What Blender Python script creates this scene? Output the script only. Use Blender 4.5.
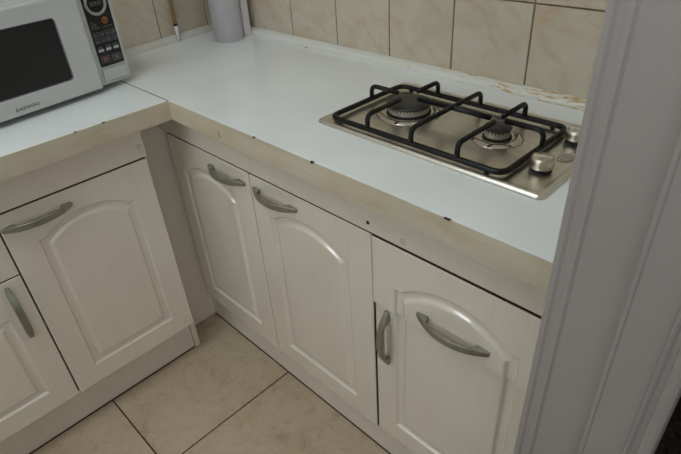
import bpy, bmesh, math, random
from mathutils import Vector, Matrix
random.seed(7)
for o in list(bpy.data.objects): bpy.data.objects.remove(o)
S = bpy.context.scene
COL = S.collection

# ------------------------------------------------------------------ camera
cam_d = bpy.data.cameras.new('camera')
cam = bpy.data.objects.new('camera', cam_d); COL.objects.link(cam); S.camera = cam
cam_d.sensor_width = 36.0
cam_d.lens = 533.57 / 681 * 36.0
cam_d.clip_start = 0.02
RM = Matrix(((0.70868550, -0.35984378, 0.60685856),
             (0.70311991, 0.43117978, -0.56542585),
             (-0.05820016, 0.82740344, 0.55858418)))
cam.matrix_world = Matrix.Translation((1.2170, -0.5815, 1.3316)) @ RM.to_4x4()

# ------------------------------------------------------------------ world, exposure
W = bpy.data.worlds.new('world'); S.world = W; W.use_nodes = True
W.node_tree.nodes['Background'].inputs[0].default_value = (0.75, 0.87, 1.0, 1)
W.node_tree.nodes['Background'].inputs[1].default_value = 0.0
S.view_settings.view_transform = 'Standard'
S.view_settings.look = 'None'
S.view_settings.gamma = 1.0
S.view_settings.use_curve_mapping = False
S.view_settings.exposure = -0.20

LAMP_XYZ = (0.45, -0.75, 2.44); LAMP_EMIT = 7.0
WIN_POWER = 13.0; HALL_POWER = 12.5
def area(name, loc, rot, sx, sy, power, color):
    l = bpy.data.lights.new(name, 'AREA'); l.shape = 'RECTANGLE'; l.size = sx; l.size_y = sy
    l.energy = power; l.color = color
    o = bpy.data.objects.new(name, l); COL.objects.link(o); o.location = loc; o.rotation_euler = rot
    return o
# daylight coming in through the kitchen window in the end wall, outside the view
area('window_daylight', (0.255, -2.28, 1.75), (math.radians(90), 0, 0), 0.76, 0.74, WIN_POWER, (0.86, 0.94, 1.0))
# added fill light for the left doors and filler, outside the added hallway window
area('hallway_fill_light', (2.53, -1.10, 1.55), (0, math.radians(90), 0), 1.26, 1.36, HALL_POWER, (0.93, 0.97, 1.0))

# ------------------------------------------------------------------ key dimensions (metres)
H = 0.8777; T = 0.0477            # worktop height and thickness
FY = 0.0424                       # face of the right-hand doors
LX = -0.0453                      # face of the left-hand doors
WY = 0.5358                       # face of the back wall's tiles
ZT = 0.739; ZB = 0.129
CEIL = 2.5
YEND = -2.2
XW = 1.035                        # kitchen face of the doorway wall
def lwx(y): return -0.480 - (y - 0.157) * 0.13      # face of the left wall's tiles (a little out of square)
LANG = math.atan(0.13)

# ------------------------------------------------------------------ materials
MATS = {}
def newmat(name, col, rough=0.5, metal=0.0, coat=0.0):
    m = bpy.data.materials.new(name); m.use_nodes = True
    b = m.node_tree.nodes['Principled BSDF']
    b.inputs['Base Color'].default_value = (*col, 1)
    b.inputs['Roughness'].default_value = rough
    b.inputs['Metallic'].default_value = metal
    b.inputs['Coat Weight'].default_value = coat
    MATS[name] = m
    return m, m.node_tree, b
def node(nt, typ, **kw):
    n = nt.nodes.new(typ)
    for k, v in kw.items():
        if k in n.inputs: n.inputs[k].default_value = v
        else: setattr(n, k, v)
    return n
def ramp(nt, fac, stops):
    r = nt.nodes.new('ShaderNodeValToRGB')
    el = r.color_ramp.elements
    while len(el) > 1: el.remove(el[0])
    el[0].position = stops[0][0]; el[0].color = (*stops[0][1], 1)
    for p, c in stops[1:]:
        e = el.new(p); e.color = (*c, 1)
    nt.links.new(fac, r.inputs[0]); return r
def objcoord(nt, scale=(1, 1, 1), rnd=True):
    tc = nt.nodes.new('ShaderNodeTexCoord')
    mp = nt.nodes.new('ShaderNodeMapping'); mp.inputs['Scale'].default_value = scale
    nt.links.new(tc.outputs['Object'], mp.inputs['Vector'])
    if rnd:
        oi = nt.nodes.new('ShaderNodeObjectInfo')
        mu = nt.nodes.new('ShaderNodeMath'); mu.operation = 'MULTIPLY'; mu.inputs[1].default_value = 37.0
        cx = nt.nodes.new('ShaderNodeCombineXYZ')
        nt.links.new(oi.outputs['Random'], mu.inputs[0])
        for i in range(3): nt.links.new(mu.outputs[0], cx.inputs[i])
        nt.links.new(cx.outputs[0], mp.inputs['Location'])
    return mp.outputs[0]
def bump(nt, b, h, strength, dist):
    bp = nt.nodes.new('ShaderNodeBump'); bp.inputs['Strength'].default_value = strength; bp.inputs['Distance'].default_value = dist
    nt.links.new(h, bp.inputs['Height']); nt.links.new(bp.outputs[0], b.inputs['Normal'])
def mixc(nt, fac, a, bcol):
    m = nt.nodes.new('ShaderNodeMix'); m.data_type = 'RGBA'
    if isinstance(fac, float): m.inputs[0].default_value = fac
    else: nt.links.new(fac, m.inputs[0])
    for i, v in ((6, a), (7, bcol)):
        if isinstance(v, tuple): m.inputs[i].default_value = (*v, 1)
        else: nt.links.new(v, m.inputs[i])
    return m.outputs[2]

def lin(r, g, b):
    f = lambda c: (c / 255 / 12.92) if c / 255 <= 0.04045 else ((c / 255 + 0.055) / 1.055) ** 2.4
    return (f(r), f(g), f(b))

def mat_door(name, col, rough):
    m, nt, b = newmat(name, col, rough)
    v = objcoord(nt, (150, 60, 5))
    n1 = node(nt, 'ShaderNodeTexNoise', Scale=1.0, Detail=5.0, Roughness=0.6, Distortion=0.6); nt.links.new(v, n1.inputs['Vector'])
    v2 = objcoord(nt, (7, 7, 2))
    n2 = node(nt, 'ShaderNodeTexNoise', Scale=1.0, Detail=3.0); nt.links.new(v2, n2.inputs['Vector'])
    c1 = ramp(nt, n1.outputs['Fac'], [(0.36, tuple(c * 0.975 for c in col)), (0.50, col), (1, tuple(min(1, c * 1.02) for c in col))])
    c2 = ramp(nt, n2.outputs['Fac'], [(0.3, (0.96, 0.95, 0.94)), (0.6, (1, 1, 1))])
    mx = nt.nodes.new('ShaderNodeMix'); mx.data_type = 'RGBA'; mx.blend_type = 'MULTIPLY'; mx.inputs[0].default_value = 1.0
    nt.links.new(c1.outputs[0], mx.inputs[6]); nt.links.new(c2.outputs[0], mx.inputs[7])
    nt.links.new(mx.outputs[2], b.inputs['Base Color'])
    bump(nt, b, n1.outputs['Fac'], 0.14, 0.0005)
    return m
DOORC = lin(231, 223, 209)
mat_door('door_foil', DOORC, 0.16)
MATS['door_foil'].node_tree.nodes['Principled BSDF'].inputs['Coat Weight'].default_value = 1.0
MATS['door_foil'].node_tree.nodes['Principled BSDF'].inputs['Coat Roughness'].default_value = 0.09
MATS['door_foil'].node_tree.nodes['Principled BSDF'].inputs['Coat IOR'].default_value = 1.6
mat_door('panel_foil', lin(227, 219, 206), 0.40)
mat_door('carcass_board', lin(112, 88, 62), 0.8)  # board colour darkened so the door gaps look deep in shade
mat_door('filler_board', lin(238, 228, 214), 0.45)

def mat_worktop():
    c = lin(226, 236, 236)
    m, nt, b = newmat('worktop_laminate', c, 0.17)
    v = objcoord(nt, (5, 5, 5), False)
    n = node(nt, 'ShaderNodeTexNoise', Scale=1.0, Detail=4.0); nt.links.new(v, n.inputs['Vector'])
    r = ramp(nt, n.outputs['Fac'], [(0.3, lin(231, 236, 234)), (0.65, lin(238, 243, 241))])
    nt.links.new(r.outputs[0], b.inputs['Base Color'])
    r2 = ramp(nt, n.outputs['Fac'], [(0.3, (0.09,) * 3), (0.7, (0.16,) * 3)])
    nt.links.new(r2.outputs[0], b.inputs['Roughness'])
mat_worktop()
def mat_edge():
    c = lin(199, 189, 166)
    m, nt, b = newmat('edge_band_cream', c, 0.42)
    v = objcoord(nt, (9, 9, 30), False)
    n = node(nt, 'ShaderNodeTexNoise', Scale=1.0, Detail=5.0); nt.links.new(v, n.inputs['Vector'])
    r = ramp(nt, n.outputs['Fac'], [(0.3, lin(188, 176, 150)), (0.5, c), (0.75, lin(205, 196, 176))])
    nt.links.new(r.outputs[0], b.inputs['Base Color'])
mat_edge()
def mat_walltile():
    m, nt, b = newmat('marbled_wall_tile', (0.5, 0.45, 0.38), 0.22)
    v = objcoord(nt, (9, 9, 6))
    n = node(nt, 'ShaderNodeTexNoise', Scale=1.0, Detail=4.0, Roughness=0.5, Distortion=0.6); nt.links.new(v, n.inputs['Vector'])
    r = ramp(nt, n.outputs['Fac'], [(0.30, lin(188, 178, 156)), (0.47, lin(200, 192, 173)), (0.60, lin(196, 186, 166)), (0.72, lin(193, 170, 142))])
    v2 = objcoord(nt, (1, 1, 1))
    rt = nt.nodes.new('ShaderNodeVectorRotate'); rt.rotation_type = 'Z_AXIS'; rt.inputs['Angle'].default_value = 0.75; nt.links.new(v2, rt.inputs['Vector'])
    mp = nt.nodes.new('ShaderNodeMapping'); mp.inputs['Scale'].default_value = (11, 30, 11); nt.links.new(rt.outputs[0], mp.inputs['Vector'])
    n2 = node(nt, 'ShaderNodeTexNoise', Scale=1.0, Detail=4.0, Roughness=0.6, Distortion=0.8); nt.links.new(mp.outputs[0], n2.inputs['Vector'])
    vein = ramp(nt, n2.outputs['Fac'], [(0.52, (0, 0, 0)), (0.70, (0.75,) * 3)])
    c = mixc(nt, vein.outputs[0], r.outputs[0], lin(186, 166, 142))
    nt.links.new(c, b.inputs['Base Color'])
mat_walltile()
def mat_floortile():
    m, nt, b = newmat('stone_floor_tile', (0.45, 0.38, 0.3), 0.38)
    v = objcoord(nt, (6, 6, 6))
    n = node(nt, 'ShaderNodeTexNoise', Scale=1.0, Detail=8.0, Roughness=0.68, Distortion=1.0); nt.links.new(v, n.inputs['Vector'])
    r = ramp(nt, n.outputs['Fac'], [(0.28, lin(170, 152, 124)), (0.45, lin(190, 173, 146)), (0.58, lin(196, 180, 156)), (0.75, lin(193, 171, 142))])
    v2 = objcoord(nt, (30, 30, 30))
    n2 = node(nt, 'ShaderNodeTexNoise', Scale=1.0, Detail=6.0, Roughness=0.7); nt.links.new(v2, n2.inputs['Vector'])
    r2 = ramp(nt, n2.outputs['Fac'], [(0.30, (0.80, 0.76, 0.71)), (0.5, (1, 1, 1)), (0.75, (0.92, 0.90, 0.86))])
    mx = nt.nodes.new('ShaderNodeMix'); mx.data_type = 'RGBA'; mx.blend_type = 'MULTIPLY'; mx.inputs[0].default_value = 1.0
    nt.links.new(r.outputs[0], mx.inputs[6]); nt.links.new(r2.outputs[0], mx.inputs[7])
    v3 = objcoord(nt, (22, 22, 22))
    vo = node(nt, 'ShaderNodeTexVoronoi', Scale=1.0); nt.links.new(v3, vo.inputs['Vector'])
    sp = ramp(nt, vo.outputs['Distance'], [(0.03, (1, 1, 1)), (0.06, (0, 0, 0))])
    c = mixc(nt, sp.outputs[0], mx.outputs[2], lin(128, 104, 80))
    nt.links.new(c, b.inputs['Base Color'])
mat_floortile()
def mat_noise(name, c1, c2, scale, rough, metal=0.0, aniso=(1, 1, 1), bumpd=0.0):
    m, nt, b = newmat(name, c1, rough, metal)
    v = objcoord(nt, tuple(scale * a for a in aniso))
    n = node(nt, 'ShaderNodeTexNoise', Scale=1.0, Detail=5.0); nt.links.new(v, n.inputs['Vector'])
    r = ramp(nt, n.outputs['Fac'], [(0.35, c1), (0.65, c2)])
    nt.links.new(r.outputs[0], b.inputs['Base Color'])
    if bumpd: bump(nt, b, n.outputs['Fac'], 0.4, bumpd)
    return m, nt, b
mat_noise('brown_grout', lin(96, 76, 48), lin(128, 106, 74), 30, 0.9)
mat_noise('dark_grout', lin(52, 42, 32), lin(74, 60, 46), 30, 0.9)
mat_noise('wall_paint', lin(222, 216, 208), lin(228, 222, 214), 4, 0.7)
mat_noise('ceiling_paint', lin(236, 236, 234), lin(240, 240, 238), 4, 0.8)
mat_noise('frame_gloss_paint', lin(160, 154, 150), lin(165, 159, 155), 5, 0.38, bumpd=0.0004)
mat_noise('hall_carpet', lin(22, 17, 14), lin(70, 56, 46), 60, 0.95)
mat_noise('pipe_white', lin(220, 214, 220), lin(226, 220, 226), 4, 0.32)
mat_noise('handle_nickel', lin(142, 141, 126), lin(154, 153, 138), 40, 0.36, 0.6)
mat_noise('brushed_steel', lin(216, 211, 200), lin(228, 224, 214), 5, 0.30, 1.0, (1, 14, 14))
mat_noise('knob_steel', lin(196, 190, 174), lin(208, 202, 188), 30, 0.34, 1.0)
mat_noise('spun_steel', lin(196, 190, 180), lin(212, 206, 196), 30, 0.18, 1.0)
mat_noise('burner_alloy', lin(164, 156, 144), lin(186, 178, 166), 60, 0.45, 0.6)
mat_noise('black_enamel', lin(10, 11, 12), lin(15, 16, 17), 20, 0.36)[2].inputs['Specular IOR Level'].default_value = 0.3
mat_noise('cap_enamel', lin(36, 34, 33), lin(50, 47, 45), 40, 0.42)
mat_noise('appliance_white', lin(188, 190, 187), lin(193, 195, 192), 5, 0.36)
newmat('oven_glass', lin(26, 24, 25), 0.28)
newmat('glass_edge', lin(58, 50, 92), 0.3)
newmat('panel_black', lin(14, 14, 15), 0.25)
newmat('ring_grey', lin(142, 146, 146), 0.35)
newmat('display_black', lin(10, 11, 12), 0.12)
newmat('digit_grey', lin(96, 98, 95), 0.5)
newmat('button_dark', lin(34, 35, 36), 0.4)
newmat('print_grey', lin(112, 113, 112), 0.5)
newmat('print_dark', lin(62, 64, 66), 0.5)
newmat('button_white', lin(176, 177, 175), 0.4)
newmat('print_orange', lin(160, 98, 52), 0.5)
newmat('print_red', lin(176, 78, 60), 0.5)
mat_noise('gap_shade_edge', lin(66, 50, 34), lin(92, 72, 50), 20, 0.9)  # dark brown that puts the shade of the gaps into the door edges
newmat('rust_spot', lin(150, 112, 66), 0.7)
newmat('rubber_black', lin(18, 18, 18), 0.7)
newmat('chip_dark', lin(48, 34, 24), 0.8)
newmat('cap_plastic', lin(206, 198, 190), 0.4)
newmat('conduit_brown', lin(172, 142, 92), 0.6)
newmat('window_frame_white', lin(235, 235, 235), 0.4)
m, nt, b = newmat('lamp_diffuser', (1, 1, 1), 0.5)
b.inputs['Emission Color'].default_value = (0.92, 1.0, 1.05, 1); b.inputs['Emission Strength'].default_value = LAMP_EMIT
m, nt, b = newmat('window_glass', (1, 1, 1), 0.02)
tr = nt.nodes.new('ShaderNodeBsdfTransparent'); mx = nt.nodes.new('ShaderNodeMixShader'); mx.inputs[0].default_value = 0.06
nt.links.new(tr.outputs[0], mx.inputs[1]); nt.links.new(b.outputs[0], mx.inputs[2]); nt.links.new(mx.outputs[0], nt.nodes['Material Output'].inputs['Surface'])

def mat_trim():
    m, nt, b = newmat('trim_stained_white', lin(222, 222, 214), 0.45)
    tc = nt.nodes.new('ShaderNodeTexCoord'); sx = nt.nodes.new('ShaderNodeSeparateXYZ'); nt.links.new(tc.outputs['Object'], sx.inputs[0])
    mr = nt.nodes.new('ShaderNodeMapRange'); mr.inputs[1].default_value = 0.0; mr.inputs[2].default_value = 0.85
    mr.inputs[3].default_value = -0.13; mr.inputs[4].default_value = 0.10; nt.links.new(sx.outputs[0], mr.inputs[0])
    v = objcoord(nt, (22, 120, 150), False)
    n = node(nt, 'ShaderNodeTexNoise', Scale=1.0, Detail=7.0, Roughness=0.68, Distortion=0.4); nt.links.new(v, n.inputs['Vector'])
    ad = nt.nodes.new('ShaderNodeMath'); ad.operation = 'ADD'; nt.links.new(n.outputs['Fac'], ad.inputs[0]); nt.links.new(mr.outputs[0], ad.inputs[1])
    rr = ramp(nt, ad.outputs[0], [(0.55, lin(222, 222, 214)), (0.62, lin(206, 186, 140)), (0.70, lin(172, 128, 74)), (0.78, lin(140, 98, 60))])
    nt.links.new(rr.outputs[0], b.inputs['Base Color'])
mat_trim()
mat_noise('trim_plain_white', lin(206, 204, 194), lin(218, 216, 208), 14, 0.5)

# ------------------------------------------------------------------ mesh helpers
def obj(name, bm, mat, parent=None, loc=None, rot=None, bevel=0.0, seg=2, smooth=False):
    bmesh.ops.recalc_face_normals(bm, faces=bm.faces)
    me = bpy.data.meshes.new(name); bm.to_mesh(me); bm.free()
    if smooth:
        for p in me.polygons: p.use_smooth = True
    return mobj(name, me, mat, parent, loc, rot, bevel, seg)
def mobj(name, me, mat, parent=None, loc=None, rot=None, bevel=0.0, seg=2):
    o = bpy.data.objects.new(name, me); COL.objects.link(o)
    if mat and not me.materials: me.materials.append(MATS[mat])
    if parent: o.parent = parent
    if loc: o.location = loc
    if rot: o.rotation_euler = rot
    if bevel:
        md = o.modifiers.new('bevel', 'BEVEL'); md.width = bevel; md.segments = seg; md.limit_method = 'ANGLE'; md.angle_limit = math.radians(35)
        md.harden_normals = False
    return o
def box(bm, x0, x1, y0, y1, z0, z1):
    v = [bm.verts.new(c) for c in ((x0, y0, z0), (x1, y0, z0), (x1, y1, z0), (x0, y1, z0), (x0, y0, z1), (x1, y0, z1), (x1, y1, z1), (x0, y1, z1))]
    for f in ((0, 3, 2, 1), (4, 5, 6, 7), (0, 1, 5, 4), (1, 2, 6, 5), (2, 3, 7, 6), (3, 0, 4, 7)):
        bm.faces.new([v[i] for i in f])
    return bm
def bx(*a): return box(bmesh.new(), *a)
def prism(poly, a0, a1, axis='z', bm=None):
    """extrude a closed polygon: axis z -> poly in (x,y); x -> poly in (y,z); y -> poly in (x,z)"""
    bm = bm or bmesh.new()
    def P(p, a): return {'z': (p[0], p[1], a), 'x': (a, p[0], p[1]), 'y': (p[0], a, p[1])}[axis]
    lo = [bm.verts.new(P(p, a0)) for p in poly]; hi = [bm.verts.new(P(p, a1)) for p in poly]
    bm.faces.new(lo); bm.faces.new(hi)
    n = len(poly)
    for i in range(n): bm.faces.new((lo[i], lo[(i + 1) % n], hi[(i + 1) % n], hi[i]))
    return bm
def lathe(prof, n=40, bm=None, cx=0, cy=0):
    bm = bm or bmesh.new(); rings = []
    for r, z in prof:
        if r < 1e-6: rings.append([bm.verts.new((cx, cy, z))])
        else: rings.append([bm.verts.new((cx + r * math.cos(2 * math.pi * k / n), cy + r * math.sin(2 * math.pi * k / n), z)) for k in range(n)])
    for a, b in zip(rings, rings[1:]):
        for k in range(n):
            k2 = (k + 1) % n
            if len(a) == 1 and len(b) == 1: continue
            if len(a) == 1: bm.faces.new((a[0], b[k], b[k2]))
            elif len(b) == 1: bm.faces.new((a[k], a[k2], b[0]))
            else: bm.faces.new((a[k], a[k2], b[k2], b[k]))
    for rg, flip in ((rings[0], 1), (rings[-1], 0)):
        if len(rg) > 1: bm.faces.new(rg)
    return bm
def tube(pts, r, n=10, closed=False, bm=None):
    bm = bm or bmesh.new(); pts = [Vector(p) for p in pts]; m = len(pts); rings = []
    up = None
    for i, p in enumerate(pts):
        if closed: d = (pts[(i + 1) % m] - pts[i - 1]).normalized()
        else: d = (pts[min(i + 1, m - 1)] - pts[max(i - 1, 0)]).normalized()
        if up is None:
            up = Vector((0, 0, 1)) if abs(d.z) < 0.9 else Vector((1, 0, 0))
        s = d.cross(up).normalized(); up = s.cross(d).normalized()
        rings.append([bm.verts.new(p + r * (math.cos(2 * math.pi * k / n) * s + math.sin(2 * math.pi * k / n) * up)) for k in range(n)])
    for i in range(m if closed else m - 1):
        a, b = rings[i], rings[(i + 1) % m]
        for k in range(n): bm.faces.new((a[k], a[(k + 1) % n], b[(k + 1) % n], b[k]))
    if not closed:
        bm.faces.new(rings[0]); bm.faces.new(rings[-1])
    return bm
def rounded(pts, rad, seg=6, closed=False):
    """round the corners of a 3D polyline"""
    pts = [Vector(p) for p in pts]; out = []; n = len(pts)
    for i, p in enumerate(pts):
        if not closed and i in (0, n - 1): out.append(p); continue
        a = pts[i - 1] - p; b = pts[(i + 1) % n] - p
        t = min(rad, a.length * 0.49, b.length * 0.49)
        A = p + a.normalized() * t; B = p + b.normalized() * t
        for k in range(seg + 1):
            u = k / seg
            out.append(A * (1 - u) ** 2 + p * 2 * u * (1 - u) + B * u ** 2)
    return out
def rrect(x0, x1, y0, y1, r, seg=5):
    out = []
    for cx, cy, a0 in ((x1 - r, y0 + r, -90), (x1 - r, y1 - r, 0), (x0 + r, y1 - r, 90), (x0 + r, y0 + r, 180)):
        for k in range(seg + 1):
            a = math.radians(a0 + 90 * k / seg); out.append((cx + r * math.cos(a), cy + r * math.sin(a)))
    return out
def loft(bm, loops, cap0=True, cap1=True, smooth=False):
    rs = [[bm.verts.new(p) for p in L] for L in loops]; n = len(rs[0])
    for a, b in zip(rs, rs[1:]):
        for k in range(n):
            f = bm.faces.new((a[k], a[(k + 1) % n], b[(k + 1) % n], b[k])); f.smooth = smooth
    if cap0: bm.faces.new(rs[0])
    if cap1: bm.faces.new(rs[-1])
    return bm
def thing(name, label, cat, loc=(0, 0, 0), rotz=0.0, group=None):
    o = bpy.data.objects.new(name, None); COL.objects.link(o); o.location = loc; o.rotation_euler = (0, 0, rotz)
    o.empty_display_size = 0.1
    return tag(o, label, cat, group)
def tag(o, label, cat, group=None):
    o['label'] = label; o['category'] = cat
    if group: o['group'] = group
    return o
def struct(o, label=None, cat=None):
    o['kind'] = 'structure'
    if label: o['label'] = label
    if cat: o['category'] = cat
    return o
def text_bm(s, size, mat, name, parent, M, extrude=0.0002, width=None):
    cu = bpy.data.curves.new(name, 'FONT'); cu.body = s; cu.size = size; cu.extrude = extrude; cu.align_x = 'CENTER'; cu.align_y = 'CENTER'; cu.resolution_u = 3; cu.offset = size * 0.012
    t = bpy.data.objects.new('tmp', cu); COL.objects.link(t)
    dg = bpy.context.evaluated_depsgraph_get()
    me = bpy.data.meshes.new_from_object(t.evaluated_get(dg)); bpy.data.objects.remove(t)
    xs = [v.co.x for v in me.vertices]
    if width and xs:
        k = width / (max(xs) - min(xs))
        for v in me.vertices: v.co.x *= k
    me.transform(M); me.materials.clear(); me.name = name
    return mobj(name, me, mat, parent)

# ------------------------------------------------------------------ the setting
# floors
fl = struct(obj('floor', bx(-0.75, 1.15, YEND, 0.545, -0.06, -0.0035), 'dark_grout'), 'beige stone-look kitchen floor tiles with dark joints', 'floor')
tile_cache = {}
def tile_mesh(w, h, t, name, ch=0.0012):
    key = (round(w, 4), round(h, 4), round(t, 4), name)
    if key not in tile_cache:
        bm = bmesh.new()
        loft(bm, [[(x, y, z) for x, y in ((-a, -c), (a, -c), (a, c), (-a, c))] for a, c, z in
                  ((w / 2, h / 2, -t), (w / 2, h / 2, -ch), (w / 2 - ch, h / 2 - ch, 0))])
        bmesh.ops.recalc_face_normals(bm, faces=bm.faces)
        me = bpy.data.meshes.new(name); bm.to_mesh(me); bm.free(); tile_cache[key] = me
    return tile_cache[key]
G = 0.0045
FT = 0.45
def cuts(j, step, lo, hi):
    k = math.floor((lo - j) / step); e = [lo]
    v = j + step * (k + 1)
    while v < hi - 1e-6:
        if v > lo + 1e-6: e.append(v)
        v += step
    e.append(hi); return list(zip(e, e[1:]))
for x0, x1 in cuts(0.226, FT, -0.72, 1.15):
    for y0, y1 in cuts(-0.373, FT, YEND, 0.53):
        w = x1 - x0 - G; h = y1 - y0 - G
        if w < 0.02 or h < 0.02: continue
        mobj('floor_tile', tile_mesh(w, h, 0.0034, 'floor_tile', 0.0010), 'stone_floor_tile', fl, ((x0 + x1) / 2, (y0 + y1) / 2, 0))
struct(obj('floor_hallway', bx(1.15, 2.6, YEND, 1.6, -0.06, 0.0), 'hall_carpet'), 'dark speckled hallway carpet beyond the white door frame', 'floor')
# walls
wb = struct(obj('wall_back', bx(-0.75, XW, WY + 0.002, WY + 0.12, 0, CEIL), 'brown_grout'), 'marbled beige tiled wall behind the gas hob', 'wall')
ROW0 = H + 0.0193; RH0 = 0.1746
rows = [(ROW0 - 0.02, ROW0 + RH0), (ROW0 + RH0, ROW0 + RH0 + 0.25), (ROW0 + RH0 + 0.25, ROW0 + RH0 + 0.50), (ROW0 + RH0 + 0.50, ROW0 + RH0 + 0.75)]
GW = 0.0035
XC = lwx(WY)
for x0, x1 in cuts(-0.1395, 0.2, XC + 0.004, XW):
    for z0, z1 in rows:
        w = x1 - x0 - GW; h = z1 - z0 - GW
        if w < 0.02: continue
        mobj('wall_tile', tile_mesh(w, h, 0.0025, 'wall_tile'), 'marbled_wall_tile', wb, ((x0 + x1) / 2, WY, (z0 + z1) / 2), (math.radians(90), 0, 0))
obj('upper_plaster', bx(-0.6, XW, WY, WY + 0.003, rows[-1][1] + 0.002, CEIL), 'wall_paint', wb)
obj('lower_plaster', bx(-0.55, XW, WY, WY + 0.003, 0, H - T - 0.03), 'wall_paint', wb)
# left wall: built in its own axis system; local x along the wall, origin at y = 0
wl = obj('wall_left', bx(-2.5, 0.54, 0.002, 0.12, 0, CEIL), 'brown_grout', None, (lwx(0), 0, 0), (0, 0, math.pi / 2 + LANG))
struct(wl, 'marbled beige tiled wall behind the microwave', 'wall')
cosL = math.cos(LANG)
for x0, x1 in cuts(0.268 / cosL, 0.2, -1.21, (WY - 0.006) / cosL):
    for z0, z1 in rows:
        w = x1 - x0 - GW; h = z1 - z0 - GW
        if w < 0.02: continue
        mobj('wall_tile', tile_mesh(w, h, 0.0025, 'wall_tile'), 'marbled_wall_tile', wl, ((x0 + x1) / 2, 0, (z0 + z1) / 2), (math.radians(90), 0, 0))
bm = bmesh.new(); box(bm, -1.21, 0.53, 0.0, 0.003, rows[-1][1] + 0.002, CEIL); box(bm, -2.2, -1.212, 0.0, 0.003, 0.0, CEIL)
obj('upper_plaster', bm, 'wall_paint', wl)
obj('lower_plaster', bx(-1.21, 0.53, 0.0, 0.003, 0, H - T - 0.03), 'wall_paint', wl)
# far end wall with the kitchen window (behind the view)
WX0, WX1, WZ0, WZ1 = -0.15, 0.66, 1.35, 2.15
bm = bmesh.new()
box(bm, -0.75, WX0, YEND - 0.1, YEND, 0, CEIL); box(bm, WX1, 1.15, YEND - 0.1, YEND, 0, CEIL)
box(bm, WX0, WX1, YEND - 0.1, YEND, 0, WZ0); box(bm, WX0, WX1, YEND - 0.1, YEND, WZ1, CEIL)
struct(obj('wall_front', bm, 'wall_paint'), 'painted end wall with the kitchen window', 'wall')
bm = bmesh.new()
for a in ((WX0, WX1, WZ0, WZ0 + 0.03), (WX0, WX1, WZ1 - 0.03, WZ1), (WX0, WX0 + 0.03, WZ0, WZ1), (WX1 - 0.03, WX1, WZ0, WZ1)):
    box(bm, a[0], a[1], YEND - 0.06, YEND - 0.02, a[2], a[3])
wn = struct(obj('window_1', bm, 'window_frame_white'), 'white framed kitchen window', 'window')
obj('pane', bx(WX0 + 0.03, WX1 - 0.03, YEND - 0.042, YEND - 0.038, WZ0 + 0.03, WZ1 - 0.03), 'window_glass', wn)
# doorway wall (the photographer stands in its opening)
YO = -0.92
struct(obj('wall_right', bx(XW, 1.15, -0.001, WY + 0.12, 0, CEIL), 'wall_paint'), 'painted wall at the end of the worktop', 'wall')
bm = bmesh.new(); box(bm, XW, 1.15, YEND, YO, 0, CEIL); box(bm, XW, 1.15, YO, -0.001, 2.08, CEIL)
struct(obj('wall_doorway', bm, 'wall_paint'), 'painted wall around the doorway', 'wall')
struct(obj('ceiling', bx(-0.75, 2.6, YEND - 0.1, 1.6, CEIL, CEIL + 0.08), 'ceiling_paint'), 'plain white ceiling', 'ceiling')
bm = bmesh.new(); box(bm, 2.5, 2.6, YEND, -1.8, 0, CEIL); box(bm, 2.5, 2.6, -0.4, 1.6, 0, CEIL); box(bm, 2.5, 2.6, -1.8, -0.4, 0, 0.9); box(bm, 2.5, 2.6, -1.8, -0.4, 2.2, CEIL); box(bm, 1.15, 2.6, 1.5, 1.6, 0, CEIL); box(bm, 1.15, 2.6, YEND - 0.1, YEND, 0, CEIL)
struct(obj('wall_hallway', bm, 'wall_paint'), 'painted hallway walls', 'wall')

bm = bmesh.new()  # unseen hallway window, added to go with the fill light
for a in ((-1.8, -0.4, 0.9, 0.94), (-1.8, -0.4, 2.16, 2.2), (-1.8, -1.76, 0.94, 2.16), (-0.44, -0.4, 0.94, 2.16), (-1.12, -1.08, 0.94, 2.16)):
    box(bm, 2.505, 2.525, a[0], a[1], a[2], a[3])
wn2 = struct(obj('fill_window', bm, 'window_frame_white'), 'added white framed hallway window for the fill light, out of view', 'window')
for a, c in ((-1.76, -1.12), (-1.08, -0.44)):
    obj('pane', bx(2.512, 2.516, a, c, 0.94, 2.16), 'window_glass', wn2)

# moulded door frame of the doorway: jamb profile in plan, extruded upwards
J = [(1.0125, -0.004), (1.0125, -0.026), (1.0145, -0.0285), (1.0205, -0.0285), (1.0225, -0.0275), (1.0245, -0.0262), (1.0300, -0.0262), (1.0320, -0.0275),
     (1.0335, -0.0285), (1.0390, -0.0285), (1.0415, -0.0265), (1.0430, -0.0255), (1.1060, -0.0255), (1.1065, -0.0330), (1.1085, -0.0350),
     (1.1115, -0.0350), (1.1135, -0.0330), (1.1590, -0.0330), (1.1600, -0.0365), (1.1620, -0.0380), (1.1645, -0.0365), (1.1660, -0.0340),
     (1.1730, -0.0340), (1.1745, -0.0375), (1.1765, -0.0385), (1.1840, -0.0385), (1.1880, -0.0370), (1.1900, -0.0330), (1.1900, -0.004), (1.152, -0.004), (1.152, -0.0015), (1.0335, -0.0015), (1.0335, -0.004)]
df = thing('door_frame', 'glossy lilac-white moulded door frame rising in the right foreground', 'door frame', (1.1, 0, 0))
Jl = [(x - 1.1, y) for x, y in J]
obj('jamb', prism(Jl, 0, 2.08), 'frame_gloss_paint', df)
Jr = [(x, YO - y) for x, y in Jl]
obj('jamb', prism(Jr, 0, 2.08), 'frame_gloss_paint', df)
obj('head', bx(-0.0875, 0.09, YO + 0.04, -0.04, 2.045, 2.078), 'frame_gloss_paint', df, bevel=0.002)

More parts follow.
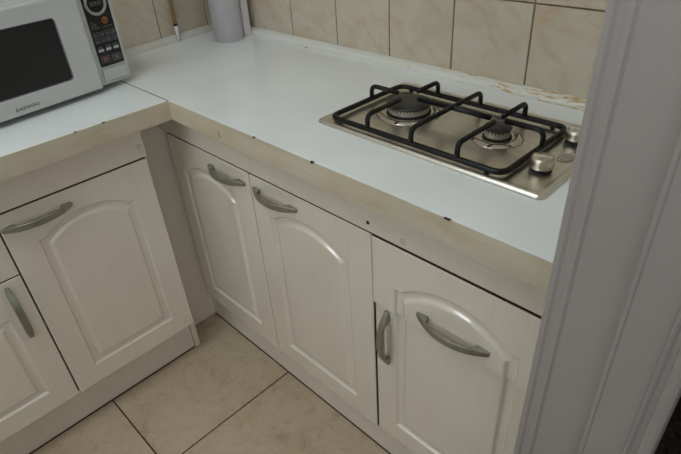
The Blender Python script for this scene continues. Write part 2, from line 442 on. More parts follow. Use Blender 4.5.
# white cove strips where the worktop meets the walls
def strip(name, x0, x1, side):
    bm = bmesh.new(); prof = []
    d, hh = 0.0206, 0.0193
    pts = [(-0.0004, 0.0), (-d, 0.0), (-d - 0.0004, 0.006), (-d + 0.0012, 0.0105), (-d + 0.0045, 0.0140), (-0.009, 0.0175), (-0.003, hh), (-0.0004, hh)]
    return prism(pts, x0, x1, 'x', bm)
t1 = struct(obj('trim_1', strip('a', XC + 0.02, XW - 0.001, 0), 'trim_stained_white', None, (0, WY, H)), 'rust-stained white sealing strip along the back wall behind the hob', 'trim')
t2 = struct(obj('trim_2', strip('b', -1.2, WY / cosL - 0.03, 0), 'trim_plain_white', None, (lwx(0), 0, H), (0, 0, math.pi / 2 + LANG)), 'white sealing strip along the left wall behind the microwave', 'trim')

obj('rust_spot', loft(bmesh.new(), [[(0.006 * k * math.cos(a), -0.004 * k * math.sin(a), z) for a in [2 * math.pi * q / 12 for q in range(12)]] for k, z in ((1, 0.0), (0.7, 0.0012))]), 'rust_spot', t1, (-0.052, -0.0260, 0.0001))

# ------------------------------------------------------------------ worktops
def wavy_band(x0, x1, axis, amp, seed, n=60):
    rnd = random.Random(seed); ph = [rnd.uniform(0, 6.28) for _ in range(4)]
    bm = bmesh.new(); loops = []
    for i in range(n + 1):
        s = x0 + (x1 - x0) * i / n
        dz = amp * (math.sin(9 * s + ph[0]) + 0.6 * math.sin(23 * s + ph[1]) + 0.4 * math.sin(51 * s + ph[2]))
        b = amp * 0.6 * (math.sin(14 * s + ph[3]) + math.sin(37 * s + ph[1]))
        z0 = H - T - 0.001 + dz; z1 = H - 0.0008
        loops.append([(s, -0.002 + b, z0), (s, -0.0022 + b, (z0 + z1) / 2), (s, -0.0012, z1), (s, 0.0, z1), (s, 0.0, z0)])
    return loft(bm, loops)
wt = thing('worktop', 'long white laminate worktop under the gas hob with cream front edge', 'worktop', (0, 0, 0))
poly = [(lwx(0.001) + 0.001, 0.001), (XW - 0.001, 0.001), (XW - 0.001, WY - 0.001), (lwx(WY) + 0.002, WY - 0.001)]
poly2 = list(poly)
obj('top', prism(poly, H - T, H), 'worktop_laminate', wt, bevel=0.0012)
eb = obj('edge_band', wavy_band(0.0005, XW - 0.001, 'x', 0.0011, 3), 'edge_band_cream', wt)
eb['label'] = 'cream front edge strip'
for x, w, h in ((0.529, 0.008, 0.0028), (0.350, 0.005, 0.0016), (0.834, 0.012, 0.0008)):
    poly3 = [(x - w / 2, H + 0.0002), (x + w / 2, H + 0.0002), (x + w * 0.3, H - h), (x - w * 0.1, H - h * 1.3), (x - w * 0.45, H - h * 0.5)]
    obj('chip', prism(poly3, -0.0034, 0.0016, 'y'), 'chip_dark', wt)
obj('crack', prism([(0.2145, H - 0.020), (0.2150, H - 0.024), (0.2178, H - 0.037), (0.2172, H - 0.038)], -0.0033, -0.001, 'y'), 'chip_dark', wt)
wt2 = thing('worktop', 'short white laminate worktop under the microwave with cream front edge', 'worktop', (0, 0, 0))
poly = [(lwx(-1.1) + 0.001, -1.1), (-0.001, -1.1), (-0.001, -0.0008), (lwx(-0.0015) + 0.001, -0.0008)]
obj('top', prism(poly, H - T, H - 0.0003), 'worktop_laminate', wt2, bevel=0.0012)
eb2 = obj('edge_band', wavy_band(-1.1, -0.0025, 'x', 0.0008, 8), 'edge_band_cream', wt2, None, (0, 0, math.pi / 2))
eb2['label'] = 'cream front edge strip'
for y, w, h in ((-0.168, 0.008, 0.0014), (-0.234, 0.006, 0.001)):
    obj('chip', bx(-0.0015, 0.0034, y - w / 2, y + w / 2, H - h, H - 0.0001), 'chip_dark', wt2)
# dark sealant line in the joint between the two worktops
obj('joint_line', bx(lwx(0) + 0.03, -0.001, -0.0010, 0.0006, H - 0.004, H + 0.00015), 'dark_grout', wt2)['label'] = 'dark joint line between the worktops'

# ------------------------------------------------------------------ cabinets
def arch_outline(x0, x1, z0, zs, hh, d=0.0, n=44):
    """closed outline inset by d (counter-clockwise seen from the front): bottom, right side, ears and arch"""
    xc = (x0 + x1) / 2; hw = (x1 - x0) / 2; e = 0.87
    def g(x):
        t = (x - xc) / (hw * e)
        return hh * (1 - t * t) ** 0.9 if abs(t) < 1 else 0.0
    p = []
    def seg(a, b, k):
        for i in range(k): p.append((a[0] + (b[0] - a[0]) * i / k, a[1] + (b[1] - a[1]) * i / k))
    a0, a1 = x0 + d, x1 - d
    zr = lambda x: zs + g(x) - d * min(1.25, math.sqrt(1 + ((g(x + 0.002) - g(x - 0.002)) / 0.004) ** 2))
    seg((a0, z0 + d), (a1, z0 + d), 6); seg((a1, z0 + d), (a1, zr(a1)), 6)
    for i in range(n): p.append((a1 + (a0 - a1) * i / n, zr(a1 + (a0 - a1) * i / n)))
    seg((a0, zr(a0)), (a0, z0 + d), 6)
    return p
def offset(poly, d):
    out = []; n = len(poly)
    for i in range(n):
        a = Vector(poly[i - 1]); p = Vector(poly[i]); b = Vector(poly[(i + 1) % n])
        e1 = (p - a).normalized(); e2 = (b - p).normalized()
        n1 = Vector((-e1.y, e1.x)); n2 = Vector((-e2.y, e2.x))
        m = n1 + n2
        k = 1 + n1.dot(n2)
        m = m / max(k, 0.35)
        q = p + m * d
        out.append((q.x, q.y))
    return out
PROFILE = [(0, 0), (0.0012, -0.0012), (0.0026, -0.0040), (0.0050, -0.0056), (0.0095, -0.0061), (0.0150, -0.0060), (0.0185, -0.0055), (0.0210, -0.0040), (0.0235, -0.0014), (0.0255, -0.0004), (0.0290, 0.0)]
TH = 0.018
def door_bm(w, z0, z1, mx0, mx1, mb, zs=0.638, hh=0.036, arched=True):
    """door front in local coords: x 0..w, face at y=0 (towards -y), panel moulding"""
    bm = bmesh.new()
    R = [(0, z0), (w, z0), (w, z1), (0, z1)]
    def ring(pts, dep): return [bm.verts.new((p[0], -dep, p[1])) for p in pts]
    r_back = ring(R, -TH); r_a = ring(R, -0.0028)
    r_b = ring(offset(R, 0.0009), -0.0009); r_c = ring(offset(R, 0.0028), 0)
    for a, b in ((r_back, r_a), (r_a, r_b), (r_b, r_c)):
        for k in range(4): bm.faces.new((a[k], a[(k + 1) % 4], b[(k + 1) % 4], b[k]))
    bm.faces.new(r_back)
    loops = [ring(arch_outline(mx0, w - mx1, mb, zs, hh, d), dep) for d, dep in PROFILE]
    n = len(loops[0])
    for a, b in zip(loops, loops[1:]):
        for k in range(n):
            f = bm.faces.new((a[k], a[(k + 1) % n], b[(k + 1) % n], b[k])); f.smooth = True
        for k in (0, 6, 12, n - 6):
            bm.edges.get((a[k], b[k])).smooth = False
    bm.faces.new(loops[-1])
    es = []
    for L in (r_c, loops[0]):
        for k in range(len(L)):
            e = bm.edges.get((L[k], L[(k + 1) % len(L)]))
            es.append(e)
    bmesh.ops.triangle_fill(bm, use_beauty=True, use_dissolve=False, edges=es)
    return bm
def cut_bm(bm, z, keep_above):
    g = bm.verts[:] + bm.edges[:] + bm.faces[:]
    r = bmesh.ops.bisect_plane(bm, geom=g, dist=1e-6, plane_co=(0, 0, z), plane_no=(0, 0, 1), clear_inner=keep_above, clear_outer=not keep_above)
    ed = [e for e in r['geom_cut'] if isinstance(e, bmesh.types.BMEdge)]
    bmesh.ops.triangle_fill(bm, use_beauty=True, edges=ed)
    return bm
def handle_bm(L=0.162, rise=0.031):
    """bow handle along x, centred, foot on y=0, bow towards -y; width along z"""
    N = 22; out = []
    for i in range(N + 1):
        s = -L / 2 + L * i / N
        out.append((s, 0.0045 + (rise - 0.0045) * (1 - (2 * s / L) ** 2)))
    inn = []
    fi = L / 2 - 0.026
    for i in range(N + 1):
        s = fi - 0.008 - 2 * (fi - 0.008) * i / N
        e = (rise - 0.0075) * (1 - (2 * s / L) ** 2) + 0.0025
        inn.append((s, e))
    poly = out + [(L / 2 - 0.001, 0.0), (fi, 0.0)] + inn + [(-fi, 0.0), (-L / 2 + 0.001, 0.0)]
    bm = bmesh.new()
    def hw(s, e):
        k = min(1.0, (L / 2 - abs(s)) / 0.03)
        return 0.0050 + 0.0032 * k
    lo = [bm.verts.new((s, -e, -hw(s, e))) for s, e in poly]; hi = [bm.verts.new((s, -e, hw(s, e))) for s, e in poly]
    bm.faces.new(lo); bm.faces.new(hi); n = len(poly)
    for i in range(n): bm.faces.new((lo[i], lo[(i + 1) % n], hi[(i + 1) % n], hi[i]))
    return bm
hb = obj('handle', handle_bm(), 'handle_nickel', None, bevel=0.0022, seg=3)
HANDLE_ME = hb.data; bpy.data.objects.remove(hb)
def darken_gap_edges(o):  # colours top and right door edges dark, as shade in the gaps
    o.data.materials.append(MATS['gap_shade_edge'])
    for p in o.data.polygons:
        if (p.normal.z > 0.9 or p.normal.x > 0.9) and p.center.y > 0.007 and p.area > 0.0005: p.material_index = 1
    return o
def add_handle(door, x, z, vertical=False, y=0.0):
    o = mobj('handle', HANDLE_ME, 'handle_nickel', door, (x, y, z), (0, math.pi / 2 if vertical else 0, 0), 0.0022, 3)
    for p in HANDLE_ME.polygons: p.use_smooth = False
    o['label'] = 'grey metal bow handle'
    return o
def carcass_bm(w, depth, yfront, ytoe, zbot, ztop, mid=None):
    t = 0.016; bm = bmesh.new()
    for x in (0.0005, w - t - 0.0005):
        box(bm, x, x + t, yfront, depth, zbot, ztop); box(bm, x, x + t, ytoe, depth, 0, zbot)
    box(bm, t, w - t, yfront, depth, zbot, zbot + t)
    box(bm, t, w - t, depth - 0.008, depth, zbot, ztop)
    box(bm, t, w - t, yfront, yfront + 0.08, ztop - t, ztop)
    if mid: box(bm, t, w - t, yfront + 0.02, depth - 0.01, mid, mid + t)
    return bm
GP = 0.0032
# --- right-hand run
x0 = -0.1545; x1 = 0.2334; x2 = 0.6337; x3 = 1.030
DPT = WY - FY - 0.006
cA = thing('base_cabinet', 'two-door white base cabinet below the long worktop, left of the hob', 'cabinet', (-0.187, FY, 0), 0, 'white base cabinets')
obj('carcass', carcass_bm(x2 + 0.187 - 0.0005, DPT, 0.0205, 0.045, 0.122, H - T - 0.001, 0.45), 'carcass_board', cA)
off = -x0 * -1 + 0.187
def shift(bm, dx, dy=0):
    bmesh.ops.translate(bm, verts=bm.verts, vec=(dx, dy, 0)); return bm
w1 = x1 - x0 - GP
d1 = darken_gap_edges(obj('door', door_bm(w1, ZB, ZT - 0.005, 0.058, 0.066, 0.190), 'door_foil', cA, (x0 + GP / 2 + 0.187, 0, 0)))
add_handle(d1, 0.136 - x0 - GP / 2, 0.699)
w2 = x2 - x1 - GP
d2 = darken_gap_edges(obj('door', door_bm(w2, ZB, ZT - 0.005, 0.063, 0.068, 0.190), 'door_foil', cA, (x1 + GP / 2 + 0.187, 0, 0)))
add_handle(d2, 0.330 - x1 - GP / 2, 0.700)
obj('corner_stile', bx(0.001, x0 + 0.187 - 0.001, 0.019, 0.021, ZB, ZT), 'filler_board', cA)
cB = thing('base_cabinet', 'white base cabinet under the hob with split front and two bow handles', 'cabinet', (x2, FY, 0), 0, 'white base cabinets')
wB = x3 - x2
obj('carcass', carcass_bm(wB, DPT, 0.0255, 0.045, 0.122, H - T - 0.001), 'carcass_board', cB)
wd = wB - GP
bmf = door_bm(wd, ZB, ZT - 0.005, 0.059, 0.061, 0.190, 0.632, 0.045)
up = cut_bm(bmf.copy(), 0.5655, True); lo = cut_bm(bmf, 0.5630, False)
du = darken_gap_edges(obj('drawer_front', up, 'door_foil', cB, (GP / 2, -0.003, 0)))
dl = obj('door', lo, 'door_foil', cB, (GP / 2 - 0.0004, 0.004, 0))
add_handle(du, 0.833 - x2 - GP / 2, 0.604, y=0.0005)
add_handle(dl, 0.670 - x2 - GP / 2, 0.473, True)
fr = thing('fascia_board', 'long cream rail under the hob worktop with a screw hole and cap', 'board', (-0.187, FY, 0))
obj('board', bx(0, 1.030 + 0.187, -0.0005, 0.0195, ZT + 0.001, H - T - 0.0015), 'panel_foil', fr, bevel=0.0008)
obj('screw_hole', shift(lathe([(0, 0.0), (0.0042, 0.0), (0.0042, 0.0006), (0, 0.0006)], 16), 0), 'chip_dark', fr, (0.626 + 0.187, -0.0005, 0.760), (math.radians(90), 0, 0))
obj('screw_cap', lathe([(0, -0.001), (0.0075, -0.001), (0.0075, 0.0012), (0.0066, 0.0019), (0, 0.0021)], 20), 'cap_plastic', fr, (0.713 + 0.187, -0.0005, 0.7545), (math.radians(90), 0, 0))
pr = tag(obj('plinth_board', bx(-0.185, XW - 0.003, 0.0695, 0.0855, 0.0035, 0.121), 'panel_foil', None, bevel=0.001), 'long white kickboard at the floor below the two-door cabinet', 'board')
obj('floor_gap_shade', bx(-0.185, XW - 0.003, 0.0672, 0.0696, 0.0002, 0.0042), 'dark_grout', pr)['label'] = 'dark strip for the shaded gap along the floor'  # dark strip standing in for the shaded gap under the kickboard
# --- left-hand run (local x runs along world +y)
ly0 = -0.074; ly1 = -0.4481; ly2 = -0.85
ZBL = 0.147
DL = 0.34
rz = math.pi / 2
cL = thing('base_cabinet', 'single-door white base cabinet under the microwave', 'cabinet', (LX, ly1, 0), rz, 'white base cabinets')
wL = ly0 - ly1
bmc = carcass_bm(wL, DL, 0.0205, 0.074, 0.140, H - T - 0.001)
obj('carcass', bmc, 'carcass_board', cL)
dL = darken_gap_edges(obj('door', door_bm(wL - GP, ZBL, ZT - 0.004, 0.063, 0.062, 0.209, 0.640, 0.036), 'door_foil', cL, (GP / 2, 0, 0)))
add_handle(dL, -0.366 - ly1, 0.698)
cM = thing('base_cabinet', 'white base cabinet with drawer at the far left edge', 'cabinet', (LX, ly2, 0), rz, 'white base cabinets')
wM = ly1 - ly2
obj('carcass', carcass_bm(wM, 0.30, 0.0205, 0.074, 0.140, H - T - 0.001), 'carcass_board', cM)
dr = bmesh.new(); loft(dr, [[(a, y, c) for a, c in ((e, 0.5785 + e), (wM - GP - e, 0.5785 + e), (wM - GP - e, ZT - 0.004 - e), (e, ZT - 0.004 - e))] for e, y in ((0, TH), (0, 0.0028), (0.0009, 0.0009), (0.0028, 0))])
dd = darken_gap_edges(obj('drawer_front', dr, 'door_foil', cM, (GP / 2, 0, 0)))
add_handle(dd, wM / 2, 0.66)
dm = darken_gap_edges(obj('door', door_bm(wM - GP, ZBL, 0.5755, 0.063, 0.062, 0.209, 0.475, 0.036), 'door_foil', cM, (GP / 2, 0, 0)))
add_handle(dm, wM - 0.041, 0.482, True)
fl2 = thing('fascia_board', 'cream rail under the microwave worktop', 'board', (LX, ly2, 0), rz)
obj('board', bx(0, ly0 - ly2 + 0.002, -0.0005, 0.0195, ZT + 0.0015, H - T - 0.0015), 'panel_foil', fl2, bevel=0.0008)
obj('screw_cap', lathe([(0, -0.001), (0.0065, -0.001), (0.0065, 0.0008), (0.0058, 0.0014), (0, 0.0016)], 20), 'cap_plastic', fl2, (ly0 - ly2 - 0.012, -0.0005, 0.772), (math.radians(90), 0, 0))
pl = tag(obj('plinth_board', bx(-0.115, -0.0985, ly2, ly0 - 0.0005, 0.0035, 0.139), 'panel_foil', None, bevel=0.001), 'white kickboard at the floor under the left cabinets', 'board')
obj('floor_gap_shade', bx(-0.0986, -0.0962, ly2, ly0 - 0.0005, 0.0002, 0.0042), 'dark_grout', pl)['label'] = 'dark strip for the shaded gap along the floor'  # gap shade under the left kickboard, made as a dark strip
obj('end_panel', bx(wL + 0.0005, wL + 0.0185, 0.0490, DL, 0.1395, H - T - 0.001), 'filler_board', cL)
obj('side_foot', bx(wL + 0.0005, wL + 0.0185, 0.049, DL, 0.0005, 0.139), 'panel_foil', cL)
tag(obj('filler_panel', bx(-0.205, -0.1885, -0.0545, 0.075, 0.0005, H - T - 0.001), 'filler_board', None), 'narrow recessed filler board in the inner corner between the cabinet runs', 'panel')

# ------------------------------------------------------------------ gas hob
hx0, hx1, hy0, hy1 = 0.3990, 0.9180, 0.1310, 0.4300
hob = thing('gas_hob', 'two-burner stainless steel gas hob with black pan support', 'hob', ((hx0 + hx1) / 2, (hy0 + hy1) / 2, H))
ox, oy = (hx0 + hx1) / 2, (hy0 + hy1) / 2
bm = bmesh.new()
def RR(ins, z, r): return [(x - ox, y - oy, z) for x, y in rrect(hx0 + ins, hx1 - ins, hy0 + ins, hy1 - ins, r, 6)]
loft(bm, [RR(0.004, 0.0, 0.008), RR(0.0005, 0.0005, 0.011), RR(0, 0.0020, 0.011), RR(0.0008, 0.0050, 0.0105), RR(0.003, 0.0072, 0.009), RR(0.006, 0.0080, 0.008),
          RR(0.010, 0.0078, 0.008), RR(0.0125, 0.0066, 0.008), RR(0.016, 0.0062, 0.008)], smooth=True)
obj('steel_plate', bm, 'brushed_steel', hob)
PZ = 0.0062
B1 = (0.534 - ox, 0.279 - oy); B2 = (0.747 - ox, 0.281 - oy)
def burner(c, rd, rb, rc, hb):
    # dish ring pressed round the burner
    o = obj('burner_dish', lathe([(rd, 0.0), (rd - 0.003, 0.0010), (rd - 0.006, 0.0032), (rd - 0.010, 0.0046), (rd - 0.016, 0.0050), (rb + 0.006, 0.0040), (rb + 0.002, 0.0034), (rb, 0.0032), (0, 0.0032)], 48), 'spun_steel', hob, (*c, PZ), smooth=True)
    bh = bmesh.new()
    lathe([(rb - 0.002, 0.0032), (rb - 0.002, 0.006), (rb, 0.007), (rb, 0.007 + hb), (rb - 0.003, 0.010 + hb), (0, 0.010 + hb)], 40, bh)
    head = obj('burner_head', bh, 'burner_alloy', hob, (*c, PZ), bevel=0.0004, seg=1)
    n = int(rb * 900)
    tb = bmesh.new()
    for k in range(n):
        a = 2 * math.pi * k / n
        M = Matrix.Translation((0, 0, 0)) @ Matrix.Rotation(a, 4, 'Z')
        vs = box(bmesh.new(), rb - 0.003, rb + 0.0004, -0.0007, 0.0007, 0.007 + hb * 0.68, 0.0085 + hb)
        me = bpy.data.meshes.new('t'); vs.transform(M); vs.to_mesh(me); vs.free(); tb.from_mesh(me); bpy.data.meshes.remove(me)
    fp = obj('flame_ports', tb, 'rubber_black', head); 
    obj('burner_cap', lathe([(0, 0.0095 + hb), (rc - 0.001, 0.0095 + hb), (rc, 0.0105 + hb), (rc, 0.0125 + hb), (rc - 0.0022, 0.0142 + hb), (rc * 0.6, 0.0150 + hb), (0, 0.0152 + hb)], 48), 'cap_enamel', hob, (*c, PZ), smooth=True)
    obj('base_ring', lathe([(rb + 0.0035, 0.0025), (rb + 0.0035, 0.0055), (rb - 0.001, 0.0065), (0, 0.0065)], 40), 'rubber_black', hob, (*c, PZ))
burner(B1, 0.070, 0.0440, 0.0490, 0.011)
burner(B2, 0.050, 0.0240, 0.0270, 0.011)
for c, r in ((B1, 0.056), (B2, 0.037)):
    obj('ignition_pin', lathe([(0.0030, 0.0), (0.0030, 0.008), (0.0012, 0.0085), (0.0012, 0.015), (0, 0.0155)], 12), 'button_white', hob, (c[0] + r * 0.6, c[1] + r * 0.8, PZ + 0.001))
# pan support: rounded frame of bar with risers and fingers
fx0, fx1, fy0, fy1 = 0.4280 - ox, 0.8380 - ox, 0.1480 - oy, 0.3830 - oy
ZF = 0.0150; ZP = 0.0450
sup = obj('pan_support', tube(rounded([(fx0, fy0, ZF), (fx1, fy0, ZF), (fx1, fy1, ZF), (fx0, fy1, ZF)], 0.024, 7, True), 0.0056, 12, True), 'black_enamel', hob, smooth=True)
def finger(pts):
    obj('finger', tube(rounded(pts, 0.017, 6), 0.0050, 12), 'black_enamel', sup, smooth=True)
for B, gap in ((B1, 0.030), (B2, 0.016)):
    finger([(B[0], fy0, ZF), (B[0], fy0, ZP), (B[0], B[1] - gap, ZP)])
    finger([(B[0], fy1, ZF), (B[0], fy1, ZP), (B[0], B[1] + gap, ZP)])
xm = 0.644 - ox
finger([(xm, fy0, ZF), (xm, fy0, ZP), (xm, fy1, ZP), (xm, fy1, ZF)])
finger([(fx0, B1[1], ZF), (fx0, B1[1], ZP), (B1[0] - 0.030, B1[1], ZP)])
finger([(fx1, B2[1], ZF), (fx1, B2[1], ZP), (B2[0] + 0.014, B2[1], ZP)])
obj('finger', tube([(B1[0] + 0.026, B1[1], ZP - 0.002), (xm, (B1[1] + B2[1]) / 2, ZP - 0.002), (B2[0] - 0.018, B2[1], ZP - 0.002)], 0.0054, 12), 'black_enamel', sup, smooth=True)
for x in (fx0 + 0.03, fx1 - 0.03):
    for y in (fy0, fy1):
        obj('foot', lathe([(0.0042, PZ), (0.0052, PZ + 0.0025), (0.0042, ZF - 0.002), (0, ZF - 0.002)], 12), 'rubber_black', sup, (x, y, 0))
# knobs
for kx, ky, ang in ((0.872, 0.215, 20), (0.868, 0.353, 20)):
    k = obj('knob', lathe([(0.0190, 0.0065), (0.0205, 0.0090), (0.0203, 0.0190), (0.0190, 0.0235), (0.0150, 0.0262), (0, 0.0270)], 36), 'knob_steel', hob, (kx - ox, ky - oy, PZ), (0, 0, math.radians(ang)), smooth=True)
    gb = bmesh.new()
    loft(gb, [[(sx * a, sy * c, z) for a, c, sx, sy in ((0.0135, w, 1, -1), (0.0155, w * 0.5, 1, -1), (0.0155, w * 0.5, 1, 1), (0.0135, w, 1, 1), (0.0135, w, -1, 1), (0.0155, w * 0.5, -1, 1), (0.0155, w * 0.5, -1, -1), (0.0135, w, -1, -1))]
              for w, z in ((0.0065, 0.022), (0.0052, 0.0285), (0.0032, 0.0300))])
    obj('grip', gb, 'knob_steel', k, bevel=0.001)
    obj('skirt', lathe([(0.0175, 0.0), (0.0185, 0.001), (0.0165, 0.0050), (0.0140, 0.0075), (0, 0.0075)], 36), 'rubber_black', k, smooth=True)
# embossed oval maker's plate by the knobs
eo = [(0.0215 * math.cos(2 * math.pi * k / 32), 0.0125 * math.sin(2 * math.pi * k / 32), 0) for k in range(32)]
em = obj('emblem', tube(eo, 0.0009, 6, True), 'spun_steel', hob, (0.886 - ox, 0.282 - oy, PZ + 0.0006), (0, 0, math.radians(82)))
obj('emblem_field', loft(bmesh.new(), [[(x * 0.8, y * 0.75, z) for x, y, _ in eo] for z in (-0.0002, 0.0004)]), 'burner_alloy', em)

# ------------------------------------------------------------------ microwave
ANG = math.atan2(0.030, 0.259)
mw = thing('microwave_oven', 'white microwave oven with black keypad standing on the short worktop', 'microwave', (-0.2160, 0.0195, H), ANG)
WM = 0.455; MH = 0.234; MZ = 0.014; MD = 0.235
bm = bmesh.new()
def mloop(ins, x): return [(x, y, z) for y, z in rrect(-WM + ins, -ins, MZ + ins, MZ + MH - ins, 0.010, 4)]
loft(bm, [mloop(0.004, -MD), mloop(0.001, -MD + 0.004), mloop(0.0, -0.012), mloop(0.0, -0.004), mloop(0.0015, -0.0010), mloop(0.004, 0.0)])
obj('casing', bm, 'appliance_white', mw)
for x in (-0.05, -MD + 0.03):
    for y in (-0.07, -WM + 0.05):
        obj('foot', lathe([(0.010, 0), (0.012, MZ + 0.001), (0, MZ + 0.001)], 16), 'rubber_black', mw, (x, y, 0))
# door: frame with rounded window
DY0, DY1, DZ0, DZ1 = -WM + 0.002, -0.0940, MZ - 0.001, MZ + MH - 0.004
bm = bmesh.new()
WYa, WYb, WZa, WZb = -0.415, -0.1635, 0.0590, 0.2010
def dl_(ins, x, r): return [bm.verts.new((x, y, z)) for y, z in rrect(DY0 + ins, DY1 - ins, DZ0 + ins, DZ1 - ins, r, 4)]
def wl_(ins, x, r): return [bm.verts.new((x, y, z)) for y, z in rrect(WYa - ins, WYb + ins, WZa - ins, WZb + ins, r, 4)]
ls = [dl_(0.0, 0.0005, 0.004), dl_(0.0, 0.010, 0.004), dl_(0.002, 0.0135, 0.005), dl_(0.005, 0.015, 0.006), wl_(0.004, 0.015, 0.010), wl_(0.001, 0.0135, 0.008), wl_(0.0, 0.010, 0.007)]
for a, b in zip(ls, ls[1:]):
    for k in range(len(a)): bm.faces.new((a[k], a[(k + 1) % len(a)], b[(k + 1) % len(a)], b[k]))
bm.faces.new(ls[0])
door = obj('door', bm, 'appliance_white', mw)
obj('window_pane', loft(bmesh.new(), [[(x, y, z) for y, z in rrect(WYa - 0.001, WYb + 0.001, WZa - 0.001, WZb + 0.001, 0.008, 4)] for x in (0.006, 0.0112)]), 'oven_glass', door)['label'] = 'dark oven window'
rim = [(0.0136, y, z) for y, z in rrect(WYa - 0.001, WYb + 0.001, WZa - 0.001, WZb + 0.001, 0.008, 5)]
obj('window_rim', tube(rim, 0.0011, 6, True), 'glass_edge', door)
# text facing +x: local text X -> +y, text Y -> +z
def TM(y, z, x): return Matrix.Translation((x, y, z)) @ Matrix(((0, 0, 1, 0), (1, 0, 0, 0), (0, 1, 0, 0), (0, 0, 0, 1)))
text_bm('DAEWOO', 0.0105, 'print_dark', 'logo', door, TM(-0.2900, 0.0290, 0.0152), 0.0003, 0.056)
# control panel
cp = obj('control_panel', loft(bmesh.new(), [[(x, y, z) for y, z in rrect(-0.0790, -0.0110, 0.0600, 0.235, 0.003, 3)] for x in (-0.002, 0.0022)]), 'panel_black', mw)
RC = (-0.0460, 0.2110)
rg = [(0.0034, RC[0] + 0.0255 * math.cos(a), RC[1] + 0.0255 * math.sin(a)) for a in [2 * math.pi * k / 40 for k in range(40)]]
obj('display_ring', tube(rg, 0.0036, 8, True), 'ring_grey', cp, smooth=True)
dsp = obj('display', lathe([(0.0235, 0), (0.0235, 0.0012), (0, 0.0012)], 32), 'display_black', cp, (0.0020, *RC), (0, math.pi / 2, 0))
text_bm('0000', 0.0135, 'digit_grey', 'digits', cp, TM(RC[0], RC[1] - 0.001, 0.0036), 0.0002, 0.030)
obj('start_icon', tube([(0.0026, -0.0335 + 0.0070 * math.cos(a), 0.1690 + 0.0070 * math.sin(a)) for a in [2 * math.pi * k / 24 for k in range(24)]], 0.0014, 6, True), 'print_orange', cp)
obj('icon_triangle', prism([(-0.0375, 0.1725), (-0.0295, 0.1725), (-0.0335, 0.1645)], 0.002, 0.0028, 'x'), 'print_orange', cp)
for k, (a, c, z) in enumerate(((-0.0735, -0.066, 0.1690), (-0.0735, -0.059, 0.1640), (-0.0735, -0.057, 0.1592), (-0.0735, -0.052, 0.1545), (-0.0420, -0.0180, 0.1545))):
    obj('print_line', bx(0.0018, 0.0026, a, c, z - 0.0006, z + 0.0006), 'print_grey', cp)
BW = 0.0118
for r_, z in enumerate((0.1390, 0.1240)):
    for q in range(4):
        y = -0.0690 + q * 0.0160
        b_ = obj('button', loft(bmesh.new(), [[(x, yy, zz) for yy, zz in rrect(y - BW / 2 + e, y + BW / 2 - e, z - 0.0055 + e, z + 0.0055 - e, 0.001, 2)] for x, e in ((0.001, 0), (0.0030, 0), (0.0036, 0.0008))]), 'button_dark', cp)
        ic = bmesh.new()
        h2 = 0.0016 + 0.001 * ((q + r_) % 2)
        prism([(y - 0.003, z - h2), (y + 0.003, z - h2), (y + 0.0030 * (q % 2), z + h2)], 0.003, 0.0040, 'x', ic)
        obj('button_icon', ic, 'print_grey', b_)
        obj('button_ring', tube([(0.0034, yy, zz) for yy, zz in rrect(y - BW / 2, y + BW / 2, z - 0.0055, z + 0.0055, 0.001, 2)], 0.0005, 5, True), 'print_grey', b_)
for q in range(3):
    y = -0.0665 + q * 0.0212
    b_ = obj('button', loft(bmesh.new(), [[(x, yy, zz) for yy, zz in rrect(y - 0.0085 + e, y + 0.0085 - e, 0.0965 + e, 0.1120 - e, 0.0015, 2)] for x, e in ((0.001, 0), (0.0030, 0), (0.0036, 0.0008))]), 'button_dark', cp)
    obj('button_face', bx(0.003, 0.0041, y - 0.0072, y + 0.0072, 0.0975, 0.1040), 'button_white', b_)
    obj('button_icon', bx(0.003, 0.0041, y - 0.0050, y + 0.0050, 0.1075, 0.1092), 'print_grey', b_)
for q in range(2):
    y = -0.0610 + q * 0.0315
    b_ = obj('button', loft(bmesh.new(), [[(x, yy, zz) for yy, zz in rrect(y - 0.0130 + e, y + 0.0130 - e, 0.0690 + e, 0.0860 - e, 0.002, 2)] for x, e in ((0.001, 0), (0.0030, 0), (0.0036, 0.0008))]), 'button_dark', cp)
    obj('button_ring', tube([(0.0036, yy, zz) for yy, zz in rrect(y - 0.0120, y + 0.0120, 0.0700, 0.0850, 0.002, 2)], 0.0006, 5, True), 'print_grey', b_)
    obj('button_icon', bx(0.003, 0.0042, y - 0.0075, y + 0.0075, 0.0785, 0.0812), 'print_red' if q == 0 else 'print_grey', b_)
    obj('button_icon', bx(0.003, 0.0042, y - 0.0065, y + 0.0065, 0.0740, 0.0765), 'print_grey', b_)
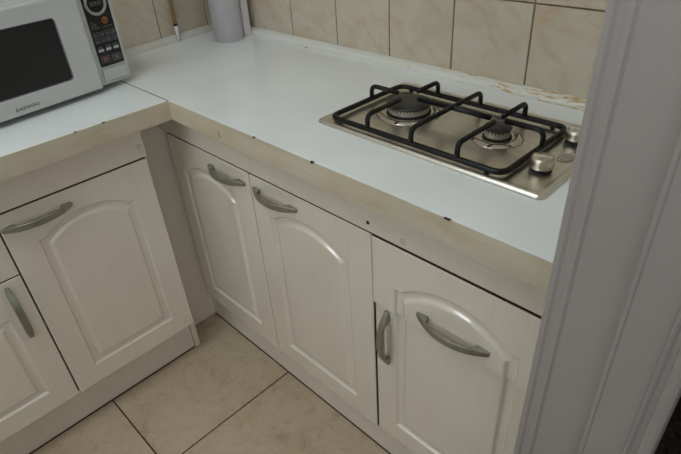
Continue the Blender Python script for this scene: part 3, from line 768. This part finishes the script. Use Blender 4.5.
# door opening push button under the keypad
pbm = bmesh.new(); loft(pbm, [[(x, y, z) for y, z in rrect(-0.0790 + e, -0.0100 - e, 0.0225 + e, 0.0535 - e, 0.002, 3)] for x, e in ((-0.002, 0), (0.0020, 0), (0.0030, 0.001))])
obj('push_button', pbm, 'appliance_white', mw)
obj('push_button_gap', tube([(0.0006, y, z) for y, z in rrect(-0.0796, -0.0094, 0.0219, 0.0541, 0.0025, 3)], 0.0006, 5, True), 'print_grey', mw)

# ------------------------------------------------------------------ corner pipe, boxing and conduit
pp = thing('riser_pipe', 'tall round white pipe standing in the worktop corner', 'pipe', (-0.352, 0.436, H))
obj('tube', lathe([(0.0485, 0.0003), (0.0485, CEIL - H - 0.001), (0, CEIL - H - 0.001)], 48), 'pipe_white', pp, smooth=False)
for p in pp.children[0].data.polygons: p.use_smooth = abs(p.normal.z) < 0.5
bxo = tag(obj('boxing_board', bx(-0.425, -0.333, 0.487, WY - 0.0215, H + 0.0003, CEIL - 0.001), 'pipe_white', None, bevel=0.002), 'flat white upright board behind the corner pipe', 'board')
cd = thing('wall_conduit', 'thin brown and white cable conduit running up the left tiled wall', 'conduit', (lwx(0.320) + 0.0215, 0.320, H + 0.0005))
obj('tube', tube([(0, 0, 0.055), (0, 0, 0.9)], 0.0062, 12), 'conduit_brown', cd, smooth=True)
obj('sleeve', tube([(0, 0, 0.0), (0.001, 0, 0.03), (0, 0, 0.056)], 0.0062, 12), 'pipe_white', cd, smooth=True)
obj('collar', tube([(0, 0, 0.050), (0, 0, 0.058)], 0.0066, 12), 'chip_dark', cd)

# ------------------------------------------------------------------ ceiling lamp
cl = thing('ceiling_light', 'square white ceiling light over the kitchen', 'lamp', (LAMP_XYZ[0], LAMP_XYZ[1], LAMP_XYZ[2]))
obj('base_plate', bx(-0.32, 0.32, -0.32, 0.32, 0.02, CEIL - LAMP_XYZ[2] - 0.0005), 'window_frame_white', cl, bevel=0.004)
obj('diffuser', bx(-0.30, 0.30, -0.30, 0.30, -0.03, 0.019), 'lamp_diffuser', cl, bevel=0.01)
